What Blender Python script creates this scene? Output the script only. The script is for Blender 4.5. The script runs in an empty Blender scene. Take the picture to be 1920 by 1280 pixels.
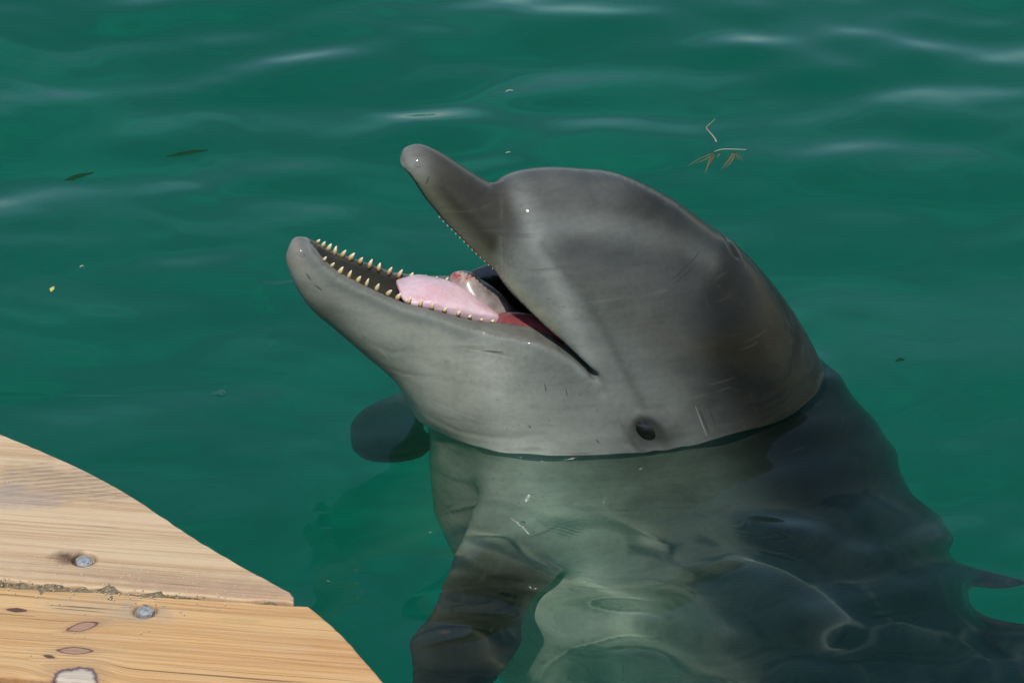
import bpy, bmesh, math, random
import numpy as np
from mathutils import Vector, Matrix

random.seed(7)
rng = np.random.default_rng(7)
SC = bpy.context.scene
COL = SC.collection
R = math.radians

# ------------------------------------------------------------------ camera
PITCH, DIST = R(33), 3.0
AIM = Vector((0, 0, .057))
BACK = Vector((0, -math.cos(PITCH), math.sin(PITCH)))
UPV = Vector((0, math.sin(PITCH), math.cos(PITCH)))
CAM = AIM + BACK * DIST
cd = bpy.data.cameras.new('camera')
cam = bpy.data.objects.new('camera', cd)
COL.objects.link(cam)
cam.location = CAM
cam.rotation_euler = (math.pi / 2 - PITCH, 0, 0)
cd.lens, cd.sensor_width = 112.5, 36
cd.clip_start, cd.clip_end = .05, 500
cd.dof.use_dof = False
cd.dof.focus_distance = DIST
cd.dof.aperture_fstop = 13
SC.camera = cam

# ------------------------------------------------------------------ light
SUN_EL, SUN_AZ = R(59), R(-95)                 # azimuth measured from +x, counter-clockwise: sun behind the camera
SUN_DIR = Vector((math.cos(SUN_EL) * math.cos(SUN_AZ), math.cos(SUN_EL) * math.sin(SUN_AZ), math.sin(SUN_EL)))
w = bpy.data.worlds.new('World')
SC.world = w
w.use_nodes = True
nt = w.node_tree
sky = nt.nodes.new('ShaderNodeTexSky')
sky.sky_type = 'NISHITA'
sky.sun_disc = False
sky.dust_density = 0.5
sky.sun_elevation = SUN_EL
sky.sun_rotation = math.pi / 2 - SUN_AZ
bg = nt.nodes['Background']
bg.inputs['Strength'].default_value = .15
nt.links.new(sky.outputs[0], bg.inputs[0])
sd = bpy.data.lights.new('sun', 'SUN')
sd.energy = 3.2
sd.angle = R(.7)
sd.color = (1, .96, .89)
sd.cycles.is_caustics_light = True             # sunlight refracted by the water surface
sun = bpy.data.objects.new('sun', sd)
COL.objects.link(sun)
sun.rotation_euler = SUN_DIR.to_track_quat('Z', 'Y').to_euler()
SC.view_settings.view_transform = 'Standard'
SC.view_settings.look = 'None'
SC.view_settings.exposure = 0
SC.view_settings.gamma = 1
SC.view_settings.use_curve_mapping = False
SC.cycles.use_denoising = True
SC.cycles.caustics_refractive = True
SC.cycles.caustics_reflective = True

# ------------------------------------------------------------------ helpers
def tag(o, label=None, cat=None, group=None, kind=None):
    for k, v in (('label', label), ('category', cat), ('group', group), ('kind', kind)):
        if v:
            o[k] = v
    return o

def link(o, parent=None):
    COL.objects.link(o)
    if parent:
        o.parent = parent
    return o

def empty(name, loc, parent=None):
    o = bpy.data.objects.new(name, None)
    o.location = loc
    o.empty_display_size = .05
    return link(o, parent)

def mesh_obj(name, verts, faces, mat, parent=None, smooth=True):
    me = bpy.data.meshes.new(name)
    me.from_pydata([tuple(map(float, v)) for v in verts], [], [tuple(map(int, f)) for f in faces])
    me.update()
    if mat:
        me.materials.append(mat)
    if smooth:
        me.shade_smooth()
    return link(bpy.data.objects.new(name, me), parent)

def fast_mesh(name, verts, quads, mat, parent=None):
    me = bpy.data.meshes.new(name)
    v = np.ascontiguousarray(verts, np.float32); q = np.ascontiguousarray(quads, np.int32)
    me.vertices.add(len(v)); me.vertices.foreach_set('co', v.ravel())
    me.loops.add(q.size); me.loops.foreach_set('vertex_index', q.ravel())
    me.polygons.add(len(q)); me.polygons.foreach_set('loop_start', np.arange(0, q.size, q.shape[1], dtype=np.int32))
    me.update(calc_edges=True)
    me.validate()
    me.shade_smooth()
    if mat:
        me.materials.append(mat)
    return link(bpy.data.objects.new(name, me), parent)

def pix_ray(x, y):                             # a pixel of the 1920 x 1280 photograph as a direction
    d = Vector(((x - 960) / 6000, 0, 0)) - UPV * ((y - 640) / 6000) - BACK
    return d.normalized()

def pix_z(x, y, z):                            # the point on the level z that this direction meets
    d = pix_ray(x, y)
    return CAM + d * ((z - CAM.z) / d.z)

def pix_under(x, y, depth):                    # the same below the water line, bent by the surface
    d = pix_ray(x, y)
    p = CAM + d * (-CAM.z / d.z)
    e = 1 / 1.333
    c = -d.z
    r = d * e + Vector((0, 0, e * c - math.sqrt(1 - e * e * (1 - c * c))))
    return p + r * (-depth / r.z)

class N:                                       # small node builder
    def __init__(s, name):
        s.m = bpy.data.materials.new(name)
        s.m.use_nodes = True
        s.t = s.m.node_tree
        s.p = s.t.nodes.get('Principled BSDF')
        s.out = s.t.nodes.get('Material Output')
    def new(s, kind, **kw):
        n = s.t.nodes.new('ShaderNode' + kind)
        for k, v in kw.items():
            if k.startswith('i_'):
                key = k[2:].replace('_', ' ')
                n.inputs[int(key) if key.isdigit() else key].default_value = v
            else:
                setattr(n, k, v)
        return n
    def lk(s, a, b):
        s.t.links.new(a, b)
    def math(s, op, a, b=None, clamp=False):
        n = s.new('Math', operation=op); n.use_clamp = clamp
        for i, v in enumerate((a, b)):
            if v is None: continue
            if isinstance(v, (int, float)): n.inputs[i].default_value = v
            else: s.lk(v, n.inputs[i])
        return n.outputs[0]
    def ramp(s, fac, stops, mode='LINEAR'):
        n = s.new('ValToRGB'); n.color_ramp.interpolation = mode
        el = n.color_ramp.elements
        while len(el) < len(stops): el.new(.5)
        for e, (p, c) in zip(el, stops):
            e.position = p; e.color = (*c, 1) if len(c) == 3 else c
        s.lk(fac, n.inputs[0]); return n.outputs[0]
    def mix(s, fac, a, b, mode='MIX'):
        n = s.new('Mix', data_type='RGBA', blend_type=mode)
        for sock, v in ((n.inputs[0], fac), (n.inputs[6], a), (n.inputs[7], b)):
            if isinstance(v, (int, float)): sock.default_value = v
            elif isinstance(v, tuple): sock.default_value = (*v, 1) if len(v) == 3 else v
            else: s.lk(v, sock)
        return n.outputs[2]
    def noise(s, scale, detail=3, rough=.5, vec=None, **kw):
        n = s.new('TexNoise'); n.inputs['Scale'].default_value = scale
        n.inputs['Detail'].default_value = detail; n.inputs['Roughness'].default_value = rough
        for k, v in kw.items(): n.inputs[k].default_value = v
        if vec is not None: s.lk(vec, n.inputs['Vector'])
        return n.outputs[0]
    def coord(s, scale=(1, 1, 1), rot=(0, 0, 0), loc=(0, 0, 0)):
        c = s.new('TexCoord'); m = s.new('Mapping')
        m.inputs['Scale'].default_value = scale; m.inputs['Rotation'].default_value = rot; m.inputs['Location'].default_value = loc
        s.lk(c.outputs['Object'], m.inputs[0]); return m.outputs[0]
    def bump(s, h, strength=.3, dist=.002):
        b = s.new('Bump'); b.inputs['Strength'].default_value = strength; b.inputs['Distance'].default_value = dist
        s.lk(h, b.inputs['Height']); s.lk(b.outputs[0], s.p.inputs['Normal']); return b

def simple(name, col, rough=.5, spec=.5, coat=0, sss=0):
    n = N(name)
    n.p.inputs['Base Color'].default_value = (*col, 1)
    n.p.inputs['Roughness'].default_value = rough
    n.p.inputs['Specular IOR Level'].default_value = spec
    n.p.inputs['Coat Weight'].default_value = coat
    n.p.inputs['Coat Roughness'].default_value = .08
    if sss:
        n.p.inputs['Subsurface Weight'].default_value = sss
        n.p.inputs['Subsurface Radius'].default_value = (.01, .004, .003)
        n.p.inputs['Subsurface Scale'].default_value = .5
    return n

# ------------------------------------------------------------------ water and the bed below it
FLOOR_Z = -1.6
HEAD = np.array([.105, 0.])

def graded(lo, hi, step, far, grow):
    a = list(np.arange(lo, hi + 1e-6, step))
    s = step
    while a[-1] < far:
        s *= grow; a.append(a[-1] + s)
    b = [lo]; s = step
    while b[-1] > -far:
        s *= grow; b.append(b[-1] - s)
    return np.array(b[:0:-1] + a)

def waves(X, Y):
    h = np.zeros_like(X)
    r = np.random.default_rng(21)
    d = np.hypot(X - HEAD[0], Y - HEAD[1])
    th = np.arctan2(Y - HEAD[1], X - HEAD[0])
    # long low swell and small wind waves: (wavelength, steepness, trains, heading, spread)
    for lam, st, n, ang0, spread in ((.85, .045, 3, 84, 14), (.36, .066, 5, 94, 14), (.17, .090, 9, 98, 14), (.085, .074, 12, 95, 18), (.048, .030, 10, 92, 30)):
        for k in range(n):
            a = R(ang0 + r.normal() * spread); l = lam * r.uniform(.72, 1.35); kk = 2 * np.pi / l
            kx, ky = kk * np.cos(a), kk * np.sin(a); ph = r.uniform(0, 6.28)
            warp = .30 * l * np.sin(X * 2.1 / l ** .5 + Y * 1.7 + ph) + .12 * l * np.sin(X * 5.3 / l ** .5 - Y * 3. + 2 * ph)
            patch = .55 + .45 * np.sin(X * r.uniform(1.5, 4) + Y * r.uniform(2, 6) + r.uniform(0, 6.28))
            h += st / kk * 1.5 / math.sqrt(n) * r.uniform(.6, 1) * patch * np.sin(kx * X + ky * (Y + warp) + ph)
    # rings spreading from the animal
    dw = d + .030 * np.sin(2 * th + .4) + .018 * np.sin(5 * th + 3 * d) + .015 * np.sin(X * 7 - Y * 4)
    for l, st, ph, c, wd in ((.21, .055, .3, .85, .50), (.145, .045, 2.2, .75, .40), (.29, .050, 4.1, 1.1, .6), (.10, .020, 1.2, .6, .3)):
        kk = 2 * np.pi / l
        patch = .6 + .4 * np.sin(2.7 * th + ph * 2 + 2.2 * d) 
        h += st / kk * patch * np.exp(-((d - c) / wd) ** 2) * np.clip((d - .2) / .2, 0, 1) * np.sin(kk * dw + ph)
    q = (np.abs(X - HEAD[0]) < .75) & (np.abs(Y - HEAD[1]) < .75)
    if q.any():
        # water against the animal: it climbs the skin a little, and ripples run out from it
        x, y = X[q] - DO[0], Y[q] - DO[1]
        S, Lt = x * DF[0] + y * DF[1], x * DL[0] + y * DL[1]
        e = np.maximum(field(S, Lt, np.zeros(S.shape)), 0)
        th_all, th = th, np.arctan2(y, x)
        lobe = .25 + .75 * np.exp(-((th + .70) / .75) ** 2)
        wob = 1.2 * np.sin(19 * x + .6) + .8 * np.sin(24 * y + 2 + 9 * x)
        lap = .60 + .40 * np.sin(th * 5 + 2.1 * np.sin(th * 2.3 + 1)) + .16 * np.sin(th * 17 + 2.7 * np.sin(th * 5))
        a = .0030 * np.exp(-(e / .0095)) * np.clip(lap, 0, 2)
        out = np.clip(e / .02, 0, 1)
        a += .00085 * np.exp(-e / .10) * out * lobe * np.sin(e * 2 * np.pi / .058 + wob)
        a += .00022 * np.exp(-e / .05) * out * lobe * np.sin(e * 2 * np.pi / .031 + 1.4 * wob + 1)
        a += .00030 * np.exp(-((e - .25) / .2) ** 2) * np.sin(e * 2 * np.pi / .12 + .5 * wob)
        # wavelets that run across the back and chest
        win = np.exp(-(((x - .16) / .30) ** 2 + ((y + .26) / .17) ** 2))
        for l_, am, an, ph in ((.085, .00085, 64, .4), (.062, .00048, 112, 2.1), (.120, .0013, 95, 1.3), (.072, .00055, 38, 4.)):
            k_ = 2 * np.pi / l_
            a += am * win * np.sin(k_ * (x * math.cos(R(an)) + y * math.sin(R(an))) + ph + .9 * np.sin(16 * x - 11 * y + ph) + .5 * np.sin(33 * y + 8 * x))
        h[q] = h[q] * (.42 + .58 * np.clip((e - .02) / .33, 0, 1) ** 1.5) + a
    far = np.clip((9 - d) / 6, 0, 1)
    return h * np.maximum(far, 0)

def build_water():
    def lattice(lo, hi, f0, f1):
        g = graded(lo, hi, .005, 60, 1.09)
        return np.concatenate([g[g < f0 - .003], np.arange(f0, f1, .0016), g[g > f1 + .001]])
    xs = lattice(-.72, .78, -.14, .60)
    ys = lattice(-.55, 1.0, -.48, .06)
    X, Y = np.meshgrid(xs, ys, indexing='ij')
    Z = waves(X, Y)
    nx, ny = X.shape
    top = np.stack([X, Y, Z], -1).reshape(-1, 3)
    idx = np.arange(nx * ny).reshape(nx, ny)
    q = np.stack([idx[:-1, :-1], idx[1:, :-1], idx[1:, 1:], idx[:-1, 1:]], -1).reshape(-1, 4)
    ring = np.concatenate([idx[:, 0], idx[-1, 1:], idx[-2::-1, -1], idx[0, -2:0:-1]])
    base = len(top)
    low = top[ring].copy(); low[:, 2] = FLOOR_Z - .3
    n = len(ring)
    sides = [(ring[(k + 1) % n], ring[k], base + k, base + (k + 1) % n) for k in range(n)]
    m = N('sea_water')
    m.t.nodes.remove(m.p)
    g = m.new('BsdfGlass')
    g.inputs['IOR'].default_value = 1.333; g.inputs['Roughness'].default_value = 0
    m.lk(g.outputs[0], m.out.inputs['Surface'])
    g.inputs['Color'].default_value = (.91, .972, .945, 1)       # the water's own tint
    verts = np.concatenate([top, low])
    me = bpy.data.meshes.new('water')
    quads = np.concatenate([q, np.array(sides)])
    o = fast_mesh('water', verts, quads, m.m)
    bm = bmesh.new(); bm.from_mesh(o.data); bm.verts.ensure_lookup_table()
    f = bm.faces.new([bm.verts[base + k] for k in range(n - 1, -1, -1)]); f.smooth = False
    for k, e in enumerate(bm.faces):
        if k >= len(q): e.smooth = False
    bmesh.ops.recalc_face_normals(bm, faces=bm.faces)
    bm.to_mesh(o.data); bm.free()
    o.cycles.is_caustics_caster = True
    tag(o, kind='structure')
    return o

def build_bed():
    m = N('lit_green_bed')
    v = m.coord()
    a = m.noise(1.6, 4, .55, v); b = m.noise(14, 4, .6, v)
    c = m.mix(m.math('MULTIPLY', a, .8), (.003, .41, .185), (.005, .54, .245))  # bright green painted in for sunlit water; only sky light reaches the bed
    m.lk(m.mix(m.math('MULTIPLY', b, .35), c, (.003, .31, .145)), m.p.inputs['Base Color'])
    # brighter green patches painted in for rippling light on the bed
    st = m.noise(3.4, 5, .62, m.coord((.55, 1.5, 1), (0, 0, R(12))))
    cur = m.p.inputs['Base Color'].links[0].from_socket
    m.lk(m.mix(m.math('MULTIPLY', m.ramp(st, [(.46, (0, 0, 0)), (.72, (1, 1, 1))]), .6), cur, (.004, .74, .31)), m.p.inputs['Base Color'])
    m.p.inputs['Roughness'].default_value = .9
    n = 60
    g = np.linspace(-70, 70, n)
    X, Y = np.meshgrid(g, g, indexing='ij')
    V = np.stack([X, Y, np.full_like(X, FLOOR_Z)], -1).reshape(-1, 3)
    idx = np.arange(n * n).reshape(n, n)
    q = np.stack([idx[:-1, :-1], idx[1:, :-1], idx[1:, 1:], idx[:-1, 1:]], -1).reshape(-1, 4)
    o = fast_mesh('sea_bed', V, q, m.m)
    tag(o, kind='structure')


# ------------------------------------------------------------------ dolphin
# local frame of the animal: s = forward (towards the snout), l = its left, z = up
PSI = R(12)
DO = np.array([.105, 0., 0.])
DL = np.array([math.sin(PSI), -math.cos(PSI), 0.])
DF = np.array([-math.cos(PSI), -math.sin(PSI), 0.])

def to_world(p):
    p = np.asarray(p, float)
    return DO + p[..., 0:1] * DF + p[..., 1:2] * DL + p[..., 2:3] * np.array([0, 0, 1.])

def spline(a, m):                              # Catmull-Rom through the rows of a
    a = np.asarray(a, float); n = len(a)
    t = np.linspace(0, n - 1, m); i = np.clip(t.astype(int), 0, n - 2); f = (t - i)[:, None]
    e = np.vstack([2 * a[0] - a[1], a, 2 * a[-1] - a[-2]])
    p0, p1, p2, p3 = e[i], e[i + 1], e[i + 2], e[i + 3]
    return .5 * (2 * p1 + (p2 - p0) * f + (2 * p0 - 5 * p1 + 4 * p2 - p3) * f ** 2 + (3 * p1 - p0 - 3 * p2 + p3) * f ** 3)

class Loft:
    """solid swept along the body's middle plane: rows of (top s, top z, bottom s, bottom z, half width)"""
    def __init__(s, rows, m=140, step=.0025, e=2.0, low=0, low_t=0):
        s.low, s.low_t = low, low_t
        r = spline(rows, m)
        s.r = r; s.e = e
        s.c = (r[:, 0:2] + r[:, 2:4]) / 2
        d = r[:, 0:2] - r[:, 2:4]
        s.B = np.maximum(np.linalg.norm(d, axis=1) / 2, 1e-4)
        ok = s.B > 2e-3
        ang = np.unwrap(np.arctan2(d[:, 1], d[:, 0]))
        ii = np.arange(m)
        ang = np.interp(ii, ii[ok], ang[ok])
        s.d = np.stack([np.cos(ang), np.sin(ang)], 1)
        s.W = np.maximum(r[:, 4], 1e-4)
        lo = np.minimum(r[:, 0:2], r[:, 2:4]).min(0) - .06
        hi = np.maximum(r[:, 0:2], r[:, 2:4]).max(0) + .06
        s.lo, s.step = lo, step
        gs = np.arange(lo[0], hi[0], step); gz = np.arange(lo[1], hi[1], step)
        X, Y = np.meshgrid(gs, gz, indexing='ij')
        tan = np.gradient(s.c, axis=0)
        nrm = np.stack([s.d[:, 1], -s.d[:, 0]], 1)
        sg = np.sign((nrm * tan).sum(1).sum())
        nrm *= sg
        best = np.full(X.shape, 1e9); T = np.zeros(X.shape)
        prev = None
        for k in range(m):                     # nearest cross-section of every point of the middle plane
            px, pz = X - s.c[k, 0], Y - s.c[k, 1]
            g = px * nrm[k, 0] + pz * nrm[k, 1]
            ex = np.maximum(np.abs(px * s.d[k, 0] + pz * s.d[k, 1]) - s.B[k], 0)
            q = np.hypot(ex, g)
            mk = q < best
            T[mk] = k; best[mk] = q[mk]
            if k:
                mk = (prev > 0) & (g <= 0) & (ex <= best)
                T[mk] = (k - 1 + prev / np.maximum(prev - g, 1e-9))[mk]; best[mk] = ex[mk]
            prev = g
        s.T, s.D = T, best
    def __call__(s, S, L, Zz):
        fx = np.clip((S - s.lo[0]) / s.step, 0, s.T.shape[0] - 1.001); fz = np.clip((Zz - s.lo[1]) / s.step, 0, s.T.shape[1] - 1.001)
        i = fx.astype(int); j = fz.astype(int); a = fx - i; b = fz - j
        def look(M):
            return (M[i, j] * (1 - a) + M[i + 1, j] * a) * (1 - b) + (M[i, j + 1] * (1 - a) + M[i + 1, j + 1] * a) * b
        t, D = look(s.T), look(s.D)
        k = np.arange(len(s.B))
        cx = np.interp(t, k, s.c[:, 0]); cz = np.interp(t, k, s.c[:, 1])
        dx = np.interp(t, k, s.d[:, 0]); dz = np.interp(t, k, s.d[:, 1])
        B = np.interp(t, k, s.B); W = np.interp(t, k, s.W)
        u = (S - cx) * dx + (Zz - cz) * dz
        ua = np.minimum(np.abs(u), B) + D
        e = s.e - s.low * np.clip(-u / B, 0, 1) * np.clip((s.low_t - t) / 20, 0, 1) if s.low else s.e
        rho = ((ua / B) ** e + np.abs(L / W) ** e + 1e-12) ** (1 / e)
        return (rho - 1) * np.minimum(B, W)

def smin(a, b, k):
    h = np.clip(.5 + .5 * (b - a) / k, 0, 1)
    return b * (1 - h) + a * h - k * h * (1 - h)

def smax(a, b, k):
    return -smin(-a, -b, k)

ROSTRUM = [(.2075, .280, .2075, .278, .0005), (.2025, .2868, .2088, .2715, .0115), (.188, .288, .2025, .2575, .0195), (.170, .2775, .1925, .239, .0235), (.150, .261, .178, .215, .0265),
           (.130, .244, .1605, .190, .031), (.108, .228, .140, .165, .038), (.08, .205, .115, .135, .047), (.04, .17, .08, .10, .055), (.0, .13, .05, .07, .05)]
CRANIUM = [(.1215, .222, .1215, .220, .001), (.1175, .2380, .127, .190, .027), (.101, .2462, .137, .142, .045), (.071, .2475, .152, .095, .058), (.039, .2425, .166, .04, .067),
           (.003, .2325, .179, -.003, .078), (-.042, .2045, .186, -.037, .086), (-.0788, .172, .186, -.065, .094), (-.1213, .1305, .186, -.09, .102),
           (-.166, .066, .186, -.118, .112), (-.199, .0, .185, -.15, .124), (-.23, -.075, .182, -.19, .141), (-.262, -.16, .174, -.255, .165),
           (-.295, -.26, .162, -.34, .175), (-.33, -.375, .142, -.45, .18), (-.37, -.50, .112, -.57, .18), (-.43, -.65, .055, -.74, .172), (-.51, -.81, -.05, -.93, .155),
           (-.62, -.965, -.21, -1.09, .13), (-.77, -1.09, -.43, -1.22, .095), (-.95, -1.20, -.70, -1.31, .058), (-1.12, -1.285, -1.0, -1.365, .03), (-1.2, -1.36, -1.2, -1.365, .004)]
JAW = [(.3145, .193, .3145, .191, .0005), (.306, .2060, .3135, .179, .0125), (.294, .2050, .3085, .161, .020), (.268, .196, .296, .136, .0262), (.2340, .184, .274, .110, .0305),
       (.2020, .172, .2485, .080, .0340), (.1720, .162, .2245, .052, .0405), (.150, .152, .208, .026, .052), (.124, .136, .195, .003, .066), (.100, .118, .175, -.012, .075),
       (.076, .095, .150, -.018, .074), (.053, .078, .120, -.010, .062), (.040, .060, .090, .002, .043), (.034, .046, .066, .014, .022), (.034, .036, .048, .024, .006)]
TROUGH = [(.290, .210, .290, .208, .001), (.272, .202, .2805, .168, .0115), (.235, .185, .2535, .136, .0195), (.205, .168, .2255, .110, .0225), (.165, .155, .191, .090, .027),
          (.125, .146, .148, .078, .036), (.085, .130, .10, .072, .046), (.05, .10, .06, .075, .04), (.02, .085, .02, .083, .01)]
WEDGE = np.array([(.0490, .0815), (.064, .0975), (.080, .1100), (.099, .1172), (.117, .1195), (.143, .1205), (.16, .1250), (.1836, .1330), (.2126, .1435), (.2416, .1607), (.270, .1785), (.283, .1915), (.290, .2015),
                  (.2945, .215), (.36, .30), (.26, .34), (.217, .275), (.2055, .2700), (.199, .2600), (.190, .2420), (.1764, .222), (.1625, .2056), (.1438, .183), (.125, .1638), (.1065, .1430), (.0928, .1280), (.0763, .1115), (.0623, .0955)])

def poly_dist(P, S, Zz):                       # signed distance to a polygon in the middle plane
    d = np.full(S.shape, 1e9); inside = np.zeros(S.shape, bool)
    for k in range(len(P)):
        a, b = P[k], P[(k + 1) % len(P)]
        ex, ez = b - a
        wx, wz = S - a[0], Zz - a[1]
        t = np.clip((wx * ex + wz * ez) / (ex * ex + ez * ez), 0, 1)
        d = np.minimum(d, np.hypot(wx - ex * t, wz - ez * t))
        c = (a[1] > Zz) != (b[1] > Zz)
        with np.errstate(divide='ignore', invalid='ignore'):
            xi = a[0] + (Zz - a[1]) * ex / (ez if abs(ez) > 1e-12 else 1e-12)
        inside ^= c & (S < xi)
    return np.where(inside, -d, d)

L_ros, L_cra, L_jaw, L_tro = Loft(ROSTRUM, 150, .002), Loft(CRANIUM, 260, .003, low=.8, low_t=90), Loft(JAW, 180, .002, 2.15), Loft(TROUGH, 120, .002)

def blade(S, L, Zz, pts, chord, half, thick):  # flattened tapering fin along a spine, chord gives its broad direction
    pts = spline(np.array(pts, float), 24); ch = np.array(chord, float); ch /= np.linalg.norm(ch)
    half = spline(np.array(half, float)[:, None], 24)[:, 0]; thick = spline(np.array(thick, float)[:, None], 24)[:, 0]
    f = np.full(S.shape, 1e3)
    for k in range(len(pts) - 1):
        a, b = pts[k], pts[k + 1]
        e = b - a; L2 = e @ e
        wx, wy, wz = S - a[0], L - a[1], Zz - a[2]
        # project along the chord first so the chord is measured across the spine
        en = e / math.sqrt(L2)
        cc = ch - en * (ch @ en); cc /= np.linalg.norm(cc)
        nn = np.cross(en, cc)
        t = np.clip((wx * e[0] + wy * e[1] + wz * e[2]) / L2, 0, 1)
        hx = half[k] + (half[k + 1] - half[k]) * t; tx = thick[k] + (thick[k + 1] - thick[k]) * t
        wx, wy, wz = wx - e[0] * t, wy - e[1] * t, wz - e[2] * t
        c = wx * cc[0] + wy * cc[1] + wz * cc[2]; n = wx * nn[0] + wy * nn[1] + wz * nn[2]
        g = wx * en[0] + wy * en[1] + wz * en[2]
        rho = np.sqrt((c / hx) ** 2 + (n / tx) ** 2 + (g / np.maximum(tx, .006)) ** 2)
        f = np.minimum(f, (rho - 1) * tx)
    return f

EYE = np.array([.0015, .092, .0225])             # s, l, z; lateral place is settled on the skin below

def seg_dist(S, Zz, pts):
    d = np.full(S.shape, 1e9); tt = np.zeros(S.shape); n = len(pts) - 1
    for k in range(n):
        a, b = np.array(pts[k]), np.array(pts[k + 1]); e = b - a
        t = np.clip(((S - a[0]) * e[0] + (Zz - a[1]) * e[1]) / (e @ e), 0, 1)
        q = np.hypot(S - a[0] - e[0] * t, Zz - a[1] - e[1] * t)
        m = q < d; d = np.where(m, q, d); tt = np.where(m, (k + t) / n, tt)
    return d, tt

def field(S, L, Zz):
    A = np.abs(L)
    f = smin(L_ros(S, L, Zz), L_cra(S, L, Zz), .013)
    f = smin(f, L_jaw(S, L, Zz), .035)
    wd = poly_dist(WEDGE, S, Zz)
    f = smax(f, -(wd - .003 * np.clip((.13 - S) / .05, 0, 1)), .005)
    f = smax(f, -L_tro(S, L, Zz), .004)
    # throat pocket
    rho = np.sqrt(((S - .075) / .05) ** 2 + (L / .05) ** 2 + ((Zz - .095) / .028) ** 2)
    f = smax(f, -(rho - 1) * .028, .006)
    def on(m, k, *a):                          # blend a fin in where it can matter
        if m.any():
            f[m] = smin(f[m], blade(S[m], *(q[m] for q in a[0]), *a[1:]), k)
    on((L > .03) & (L < .27) & (S > .02) & (S < .31) & (Zz < .04) & (Zz > -.46), .03, (L, Zz), [(.088, .07, -.040), (.119, .105, -.094), (.157, .15, -.167), (.197, .18, -.246), (.230, .203, -.320), (.238, .209, -.338)], (.83, -.12, .55),
       (.050, .050, .049, .044, .025, .006), (.028, .022, .016, .012, .009, .004))
    on((L < -.03) & (L > -.27) & (S > .02) & (S < .31) & (Zz < .04) & (Zz > -.46), .03, (L, Zz), [(.09, -.06, -.05), (.136, -.105, -.105), (.176, -.145, -.178), (.192, -.17, -.252), (.190, -.185, -.325), (.187, -.19, -.348)], (.90, 0, .42),
       (.045, .046, .047, .045, .032, .014), (.028, .022, .016, .012, .009, .004))
    # back fin and tail flukes, below the frame
    on((S < -.28) & (Zz < -.45) & (A < .1), .03, (L, Zz), [(-.40, 0, -.72), (-.49, 0, -.73), (-.565, 0, -.80), (-.60, 0, -.86)], (-.5, 0, -.86), (.14, .10, .05, .01), (.022, .015, .010, .004))
    on((S < -.95) & (Zz < -1.2), .02, (A, Zz), [(-1.10, .0, -1.33), (-1.15, .10, -1.36), (-1.24, .22, -1.39), (-1.29, .27, -1.41)], (-.9, 0, -.35), (.09, .075, .035, .006), (.02, .014, .008, .003))
    return f

def relief(S, L, Zz):                          # fine skin relief, in metres inward
    A = np.abs(L); f = np.zeros(S.shape)
    # brow and lids round each eye
    ds, dz = S - EYE[0], Zz - EYE[2]
    if True:
        side = np.clip((A - .05) / .02, 0, 1)
        ca, sa = math.cos(R(-52)), math.sin(R(-52))
        eu, ev = ds * -1 * ca + dz * sa, ds * -1 * sa * -1 + dz * ca
        q = np.hypot(ds, dz)
        f = f - side * .0045 * np.exp(-((np.hypot(ds + .013, dz - .004)) / .016) ** 2)          # bulge behind the eye
        ea = np.hypot(eu / .0168, ev / .0108)                      # almond opening, slanting down towards the throat
        f = f + side * .0050 * np.exp(-ea ** 4)
        f = f - side * (.0004 + .0006 * np.clip(dz / .01, 0, 1)) * np.exp(-((ea - 1.45) / .35) ** 2)
        f = f + side * .0007 * np.exp(-((np.hypot(eu / .025, ev / .018) - 1.05) / .16) ** 2)
        # cheek folds
        d, t = seg_dist(S, Zz, [(.092, .205), (.060, .165), (.035, .115), (.016, .072), (.003, .043)])
        f = f + side * .0013 * np.exp(-(d / .005) ** 2) * np.clip(1.2 - t, .3, 1) * np.clip(t * 8, 0, 1)
        d, t = seg_dist(S, Zz, [(.102, .225), (.098, .20), (.085, .165), (.068, .13), (.053, .095)])
        f = f - np.clip((A - .02) / .02, 0, 1) * .0006 * np.exp(-(d / .011) ** 2) * np.clip(1.1 - t, 0, 1)
        d, t = seg_dist(S, Zz, [(.092, .212), (.055, .204), (.005, .190), (-.05, .16)])
        f = f + np.clip((A - .02) / .02, 0, 1) * .0009 * np.exp(-(d / .014) ** 2) * np.clip(1.1 - t, 0, 1)
        for pts in ([(.014, .050), (.0215, .034), (.019, .014), (.012, .004)], [(.006, .046), (-.010, .045), (-.022, .032)], [(.020, .056), (.029, .036), (.027, .014)]):
            d, t = seg_dist(S, Zz, pts)
            f = f + side * .0010 * np.exp(-(d / .0028) ** 2) * np.sin(np.pi * np.clip(t, .05, .95))
        # corner of the mouth
        d, t = seg_dist(S, Zz, [(.049, .0815), (.044, .074), (.043, .066)])
        f = f + side * .002 * np.exp(-(d / .003) ** 2)
        # throat creases
        for pts in ([(.232, .075), (.205, .07), (.175, .075)], [(.205, .03), (.17, .018), (.12, .02), (.08, .03)], [(.245, .105), (.225, .095), (.21, .10)]):
            d, t = seg_dist(S, Zz, pts)
            f = f + .0006 * np.exp(-(d / .003) ** 2) * np.sin(np.pi * np.clip(t, .05, .95))
        # blowhole on the crown: a crescent slit with a raised rim
        bs, bz = S + .098, Zz - .152
        along = (bs * .72 + bz * .69)
        cres = np.hypot(along + 9 * L ** 2, np.maximum(np.abs(L) - .017, 0) * 2)
        top = np.clip(((S * -.72 + Zz * .69) - .11) / .02, 0, 1)
        f = f + top * (.003 * np.exp(-(cres / .0030) ** 2) - .0005 * np.exp(-((cres - .010) / .006) ** 2)) * (np.abs(L) < .06)
    return f

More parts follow.
